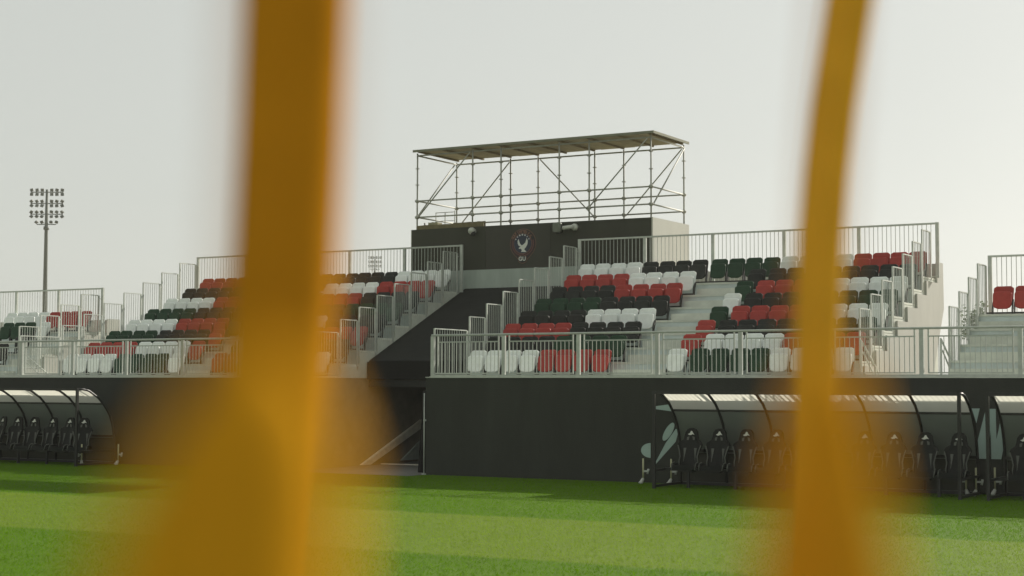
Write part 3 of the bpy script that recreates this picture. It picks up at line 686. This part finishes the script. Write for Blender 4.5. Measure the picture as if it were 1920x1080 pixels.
# racing style chairs in the dugouts, each one a thing
def chair_meshes():
    c = {}
    # shell seen from the front: waist, wide shoulders, narrow head
    prof = [(0.40,0.20),(0.50,0.205),(0.62,0.19),(0.74,0.205),(0.84,0.25),(0.91,0.272),(0.965,0.245),(1.02,0.17),(1.10,0.150),(1.18,0.135),(1.24,0.095),(1.265,0.04)]
    b = MB(); V = []; nx = 6
    for s_ in (0, 1):
        for z, hw in prof:
            for i in range(nx+1):
                u = -1+2*i/nx; V.append((u*hw, 0.16+0.20*(z-0.40) - (0.07*u*u if z < 1.0 else 0.02*u*u) + (0.07 if s_ else 0), z))
    n = len(prof); m_ = (nx+1)*n; F = []
    for j in range(n-1):
        for i in range(nx):
            a = j*(nx+1)+i; F.append((a,a+1,a+nx+2,a+nx+1)); F.append(tuple(q+m_ for q in (a+nx+1,a+nx+2,a+1,a)))
    rim = list(range(nx+1)) + [(j+1)*(nx+1)-1 for j in range(1,n)] + [(n-1)*(nx+1)+i for i in range(nx-1,-1,-1)] + [j*(nx+1) for j in range(n-2,0,-1)]
    for a in range(len(rim)):
        p, q = rim[a], rim[(a+1)%len(rim)]; F.append((q,p,p+m_,q+m_))
    b.add(V, F, True); c['backrest'] = (b, 'chair')
    b = MB()
    b.extrude([(-0.24,0.0),(0.24,0.0),(0.22,0.44),(-0.22,0.44)], 'z', 0.36, 0.46); b.v = [(x, y-0.22, z+0.03*(1 if y < 0.1 else 0)) for x,y,z in b.v]
    c['seat_cushion'] = (b, 'chair')
    for s_, nm in ((-1,'l'),(1,'r')):
        b = MB(); b.path([(s_*0.245,-0.20,0.40),(s_*0.255,-0.15,0.49),(s_*0.25,0.0,0.50),(s_*0.24,0.16,0.47)], [0.03,0.045,0.045,0.03], 8); c['bolster_'+nm] = (b, 'chair')
        b = MB(); b.path([(s_*0.262,-0.225,0.39),(s_*0.268,-0.19,0.49),(s_*0.268,-0.14,0.535),(s_*0.262,-0.05,0.545)], 0.011, 6); c['piping_'+nm] = (b, 'chairgrey')
        b = MB(); b.extrude([(s_*0.09,0.84),(s_*0.15,0.84),(s_*0.135,0.70),(s_*0.165,0.50),(s_*0.13,0.56)], 'y', 0.0, 0.012); b.v = [(x, y+0.085+0.20*(z-0.40)+0.045-0.25*x*x, z) for x,y,z in b.v]; c['flank_'+nm] = (b, 'chairgrey')
        b = MB(); b.path([(s_*0.205,0.09,0.44),(s_*0.212,0.10,0.56),(s_*0.196,0.12,0.66),(s_*0.228,0.15,0.80),(s_*0.262,0.17,0.90)], 0.012, 6); c['edge_'+nm] = (b, 'chairgrey')
        b = MB(); b.extrude([(s_*0.035,1.09),(s_*0.085,1.07),(s_*0.09,1.01),(s_*0.05,1.01)], 'y', 0.0, 0.01); b.v = [(x, y+0.13+0.20*(z-0.40), z) for x,y,z in b.v]; c['slot_'+nm] = (b, 'chairgrey')
    b = MB(); b.extrude([(-0.075,1.135),(-0.03,1.155),(-0.005,1.205),(0.02,1.20),(0.035,1.17),(0.075,1.125),(0.03,1.135),(0.005,1.12),(-0.03,1.115)], 'y', 0.0, 0.01); b.v = [(x, y+0.128+0.20*(z-0.40), z) for x,y,z in b.v]
    c['emblem'] = (b, 'emblem')
    b = MB().bx(-0.16,0.16,-0.10,0.14,0.33,0.36); c['seat_base'] = (b, 'blackmetal')
    return {k: (v.mesh(k.split('_l')[0].split('_r')[0]), m) for k, (v, m) in c.items()}
CM = chair_meshes()
for k, (me, m) in CM.items(): me.materials.append(M[m])
PN = {'backrest':'backrest','seat_cushion':'seat_cushion','bolster_l':'bolster','bolster_r':'bolster','piping_l':'piping','piping_r':'piping','flank_l':'flank_patch','flank_r':'flank_patch','edge_l':'edge_trim','edge_r':'edge_trim','slot_l':'harness_slot','slot_r':'harness_slot','emblem':'emblem','seat_base':'seat_base'}
def chair(x, rz, label):
    t = thing('dugout_chair', label, 'chair', (x, -1.19, 0), 'sports chairs in the dugouts'); t.rotation_euler = (0,0,rz)
    for k, (me, m) in CM.items():
        o = bpy.data.objects.new(PN[k], me); COL.objects.link(o); o.parent = t
O10 = ['first','second','third','fourth','fifth','sixth','seventh','eighth','ninth','last']
for i in range(10):
    chair(6.62+0.636*i, random.gauss(0,0.10), f'{O10[i]} black sports chair from the left in the middle dugout')
for i in range(4):
    chair(13.66+0.636*i, random.gauss(0,0.1), f'{O10[i]} black sports chair from the left in the dugout at right edge')
for i in range(9):
    chair(-11.04-0.66*i, random.gauss(0,0.16), f'{O10[i]} black sports chair from the right in the left dugout')

# ------------------------------------------------------------------ floodlight masts
def mast(x, y, ztop, scale, rot, label):
    t = thing('floodlight_mast', label, 'floodlight', (x, y, 0), 'floodlight masts beyond the stands')
    part('pole', MB().path([(x,y,0),(x,y,ztop*0.83),(x,y,ztop)], [0.27*scale,0.16*scale,0.12*scale], 10), 'pole', t)
    part('collar', MB().path([(x,y,ztop-3.75*scale),(x,y,ztop-3.45*scale)], 0.26*scale, 10), 'pole', t)
    c, s_ = math.cos(rot), math.sin(rot)
    lm = MB().bx(-0.15,0.15,-0.035,0.045,-0.135,0.135).bx(-0.11,0.11,0.05,0.12,-0.10,0.10).mesh('lamp')
    for row, zz in enumerate((0.25, 1.30, 2.30, 3.25)):
        z = ztop - zz*scale; hw = (1.5 if row < 3 else 0.9)*scale
        part('crossarm', MB().tube((x-c*hw,y-s_*hw,z),(x+c*hw,y+s_*hw,z),0.05*scale,6), 'pole', t)
        offs = (-1.42,-0.92,-0.44,0.44,0.92,1.42) if row < 3 else (-0.92,-0.42,0.42,0.92)
        for d in offs:
            for up in ((1,-1) if row < 3 else (1,)):
                o = link('lamp', lm, 'pole', t, (x+c*d*scale, y+s_*d*scale, z+0.20*up*scale))
                o.scale = (scale,)*3
                o.rotation_euler = (R((6, 30, 52, 62)[row]*(1 if up > 0 else -1)+random.uniform(-9,9)), R(d*(8, 22, 30, 26)[row]*(1 if up > 0 else -0.7)+random.uniform(-7,7)), rot+R(d*(4,16,22,20)[row]))
mast(-90.95, 75.1, 20.15, 1.0, R(29.7), 'tall grey floodlight mast with four rows of lamps at far left')
mast(-121.4, 172.8, 21.9, 0.64, R(29.7), 'distant floodlight mast seen through the railing of the left stand')

# ------------------------------------------------------------------ small tree behind the gap at the right
def tree(x, y, zc, r, label):
    t = thing('ornamental_tree', label, 'tree', (x, y, 0))
    part('trunk', MB().path([(x,y,0),(x+0.03,y,1.6),(x-0.02,y,zc-0.5*r)], [0.07,0.05,0.03], 8), 'bark', t)
    tb_ = MB()
    for i in range(7):
        a = random.uniform(0,6.28); tb_.path([(x,y,zc-0.9*r+0.1*i*r),(x+0.45*r*math.cos(a),y+0.45*r*math.sin(a),zc-0.3*r+0.12*i*r)], [0.025,0.008], 5)
    part('branches', tb_, 'bark', t)
    V, F = [], []
    for c in range(26):
        d = Vector((random.gauss(0,1),random.gauss(0,1),random.gauss(0,1))).normalized()*r*random.uniform(0.25,1.0)
        cc = Vector((x,y,zc))+Vector((d.x,d.y,d.z*1.15))
        for k in range(26):
            p = cc + Vector((random.gauss(0,1),random.gauss(0,1),random.gauss(0,0.8)))*r*0.16
            a = Vector((random.uniform(-1,1),random.uniform(-1,1),random.uniform(-0.6,0.6))).normalized(); q = a.cross(Vector((random.uniform(-1,1),0.3,1))).normalized()
            l = 0.075; i0 = len(V); V += [p-a*l, p+q*l*0.4, p+a*l, p-q*l*0.4]; F.append((i0,i0+1,i0+2,i0+3))
    part('crown', MB().add(V, F), 'leaf', t)
tree(9.05, 14.0, 4.05, 0.55, 'small leafy tree behind the stands, seen through the gap at right')

# ------------------------------------------------------------------ blurred yellow posts close to the lens
def P(u, v, dist): return CAM + (FWD + RT*((u-960)/3036.8) - UPV*((v-540)/3036.8))*dist
def bent_post(label, pts, d, rpx, m, split=0, m3=None):
    k = d/3036.8
    pp = [P(u, v, d) for u, v in pts]
    top = pp[0] + (pp[0]-pp[1])/(pp[0].z-pp[1].z)*0.35
    base = Vector((pp[-1].x, pp[-1].y, 0))
    t = thing('yellow_post', label, 'post', (base.x, base.y, 0), 'yellow posts beside the camera')
    allp = [top]+pp+[Vector((base.x, base.y, 1.2)), base]
    rr = [r*k for r in rpx] if hasattr(rpx, '__len__') else [rpx*k]*len(allp)
    if split:                      # bare paler pole above, taped pole below
        part('upper_tube', MB().path(allp[:split+1], rr[:split+1], 20), m, t)
        part('tape_wrap', MB().path(allp[split:], rr[split:], 20), m3, t)
    else: part('tube', MB().path(allp, rr, 20), m, t)
def pad(label, d, prof, m):
    k = d/3036.8
    sp = [P((a+c)/2, v, d) for v, a, c in prof]; rr = [(c-a)/2*k for v, a, c in prof]
    low = sp[-1]
    t = thing('padded_bollard', label, 'bollard', (low.x, low.y, 0), 'amber padded bollards beside the camera')
    part('pad', MB().path(sp+[Vector((low.x, low.y, low.z-0.3)), Vector((low.x, low.y, 0.0))], rr+[rr[-1]*1.1, rr[-1]*1.15], 24), m, t)
    part('base_plate', MB().path([(low.x, low.y, 0.0), (low.x, low.y, 0.02)], 0.10, 20), 'blackmetal', t)
def rope(label, d, pts, wpx):  # ropes added near the lens for the soft veil beside the posts
    pp = [P(u, v, d) for u, v in pts]
    top = pp[0] + (pp[0]-pp[1])/(pp[0].z-pp[1].z)*1.2
    base = Vector((pp[-1].x, pp[-1].y, 0.0))
    single('veil_rope', MB().path([top]+pp+[base], wpx/2*d/3036.8, 8), 'ypole', label, 'rope', (base.x, base.y, 0), 'ropes added in front of the lens')
bent_post('wide out of focus orange yellow post in front of the left stand', [(555,-40),(544,250),(530,540),(514,800),(494,1100)], 0.80, 105, 'ypole')
bent_post('narrower bent yellow post out of focus in front of the right stand', [(1598,-40),(1580,80),(1562,200),(1548,330),(1539,450),(1535,560),(1531,700),(1527,820),(1525,950),(1525,1100)], 1.35, [47]*9+[52,60,66,66], 'ypole2')
pad('very blurred amber padded bollard low at the left, close to the lens', 0.30, [(660,465,560),(720,385,620),(800,320,650),(900,270,655),(1000,220,655),(1120,165,650)], 'ysleeve')
pad('very blurred orange padded bollard low at the right, close to the lens', 0.40, [(660,1525,1575),(720,1490,1620),(800,1468,1640),(900,1450,1658),(1000,1432,1672),(1120,1410,1690)], 'osleeve')
rope('thin yellow rope added in front of the wide left post, blurred to a faint veil', 0.20, [(545,-200),(530,300),(515,600),(480,1100)], 62)
rope('thin yellow rope added in front of the bent right post, blurred to a faint veil', 0.36, [(1590,-200),(1550,300),(1535,600),(1535,1100)], 26)

# ------------------------------------------------------------------ thin haze in the air
hm = bpy.data.materials.new('haze'); hm.use_nodes = True
hn = hm.node_tree.nodes; hl = hm.node_tree.links; hn.remove(hn['Principled BSDF'])
pv = hn.new('ShaderNodeVolumePrincipled'); pv.inputs['Density'].default_value = 0.00028; pv.inputs['Color'].default_value = (0.95, 0.96, 0.90, 1); pv.inputs['Anisotropy'].default_value = 0.3
hl.new(pv.outputs[0], hn['Material Output'].inputs['Volume'])
hb = MB().bx(-240, 240, -90, 260, -1.2, 30); ho = link('haze', hb.mesh('haze')); ho.data.materials.append(hm); ho['kind'] = 'stuff'
print('seats', NSEAT[0], 'objects', len(bpy.data.objects))
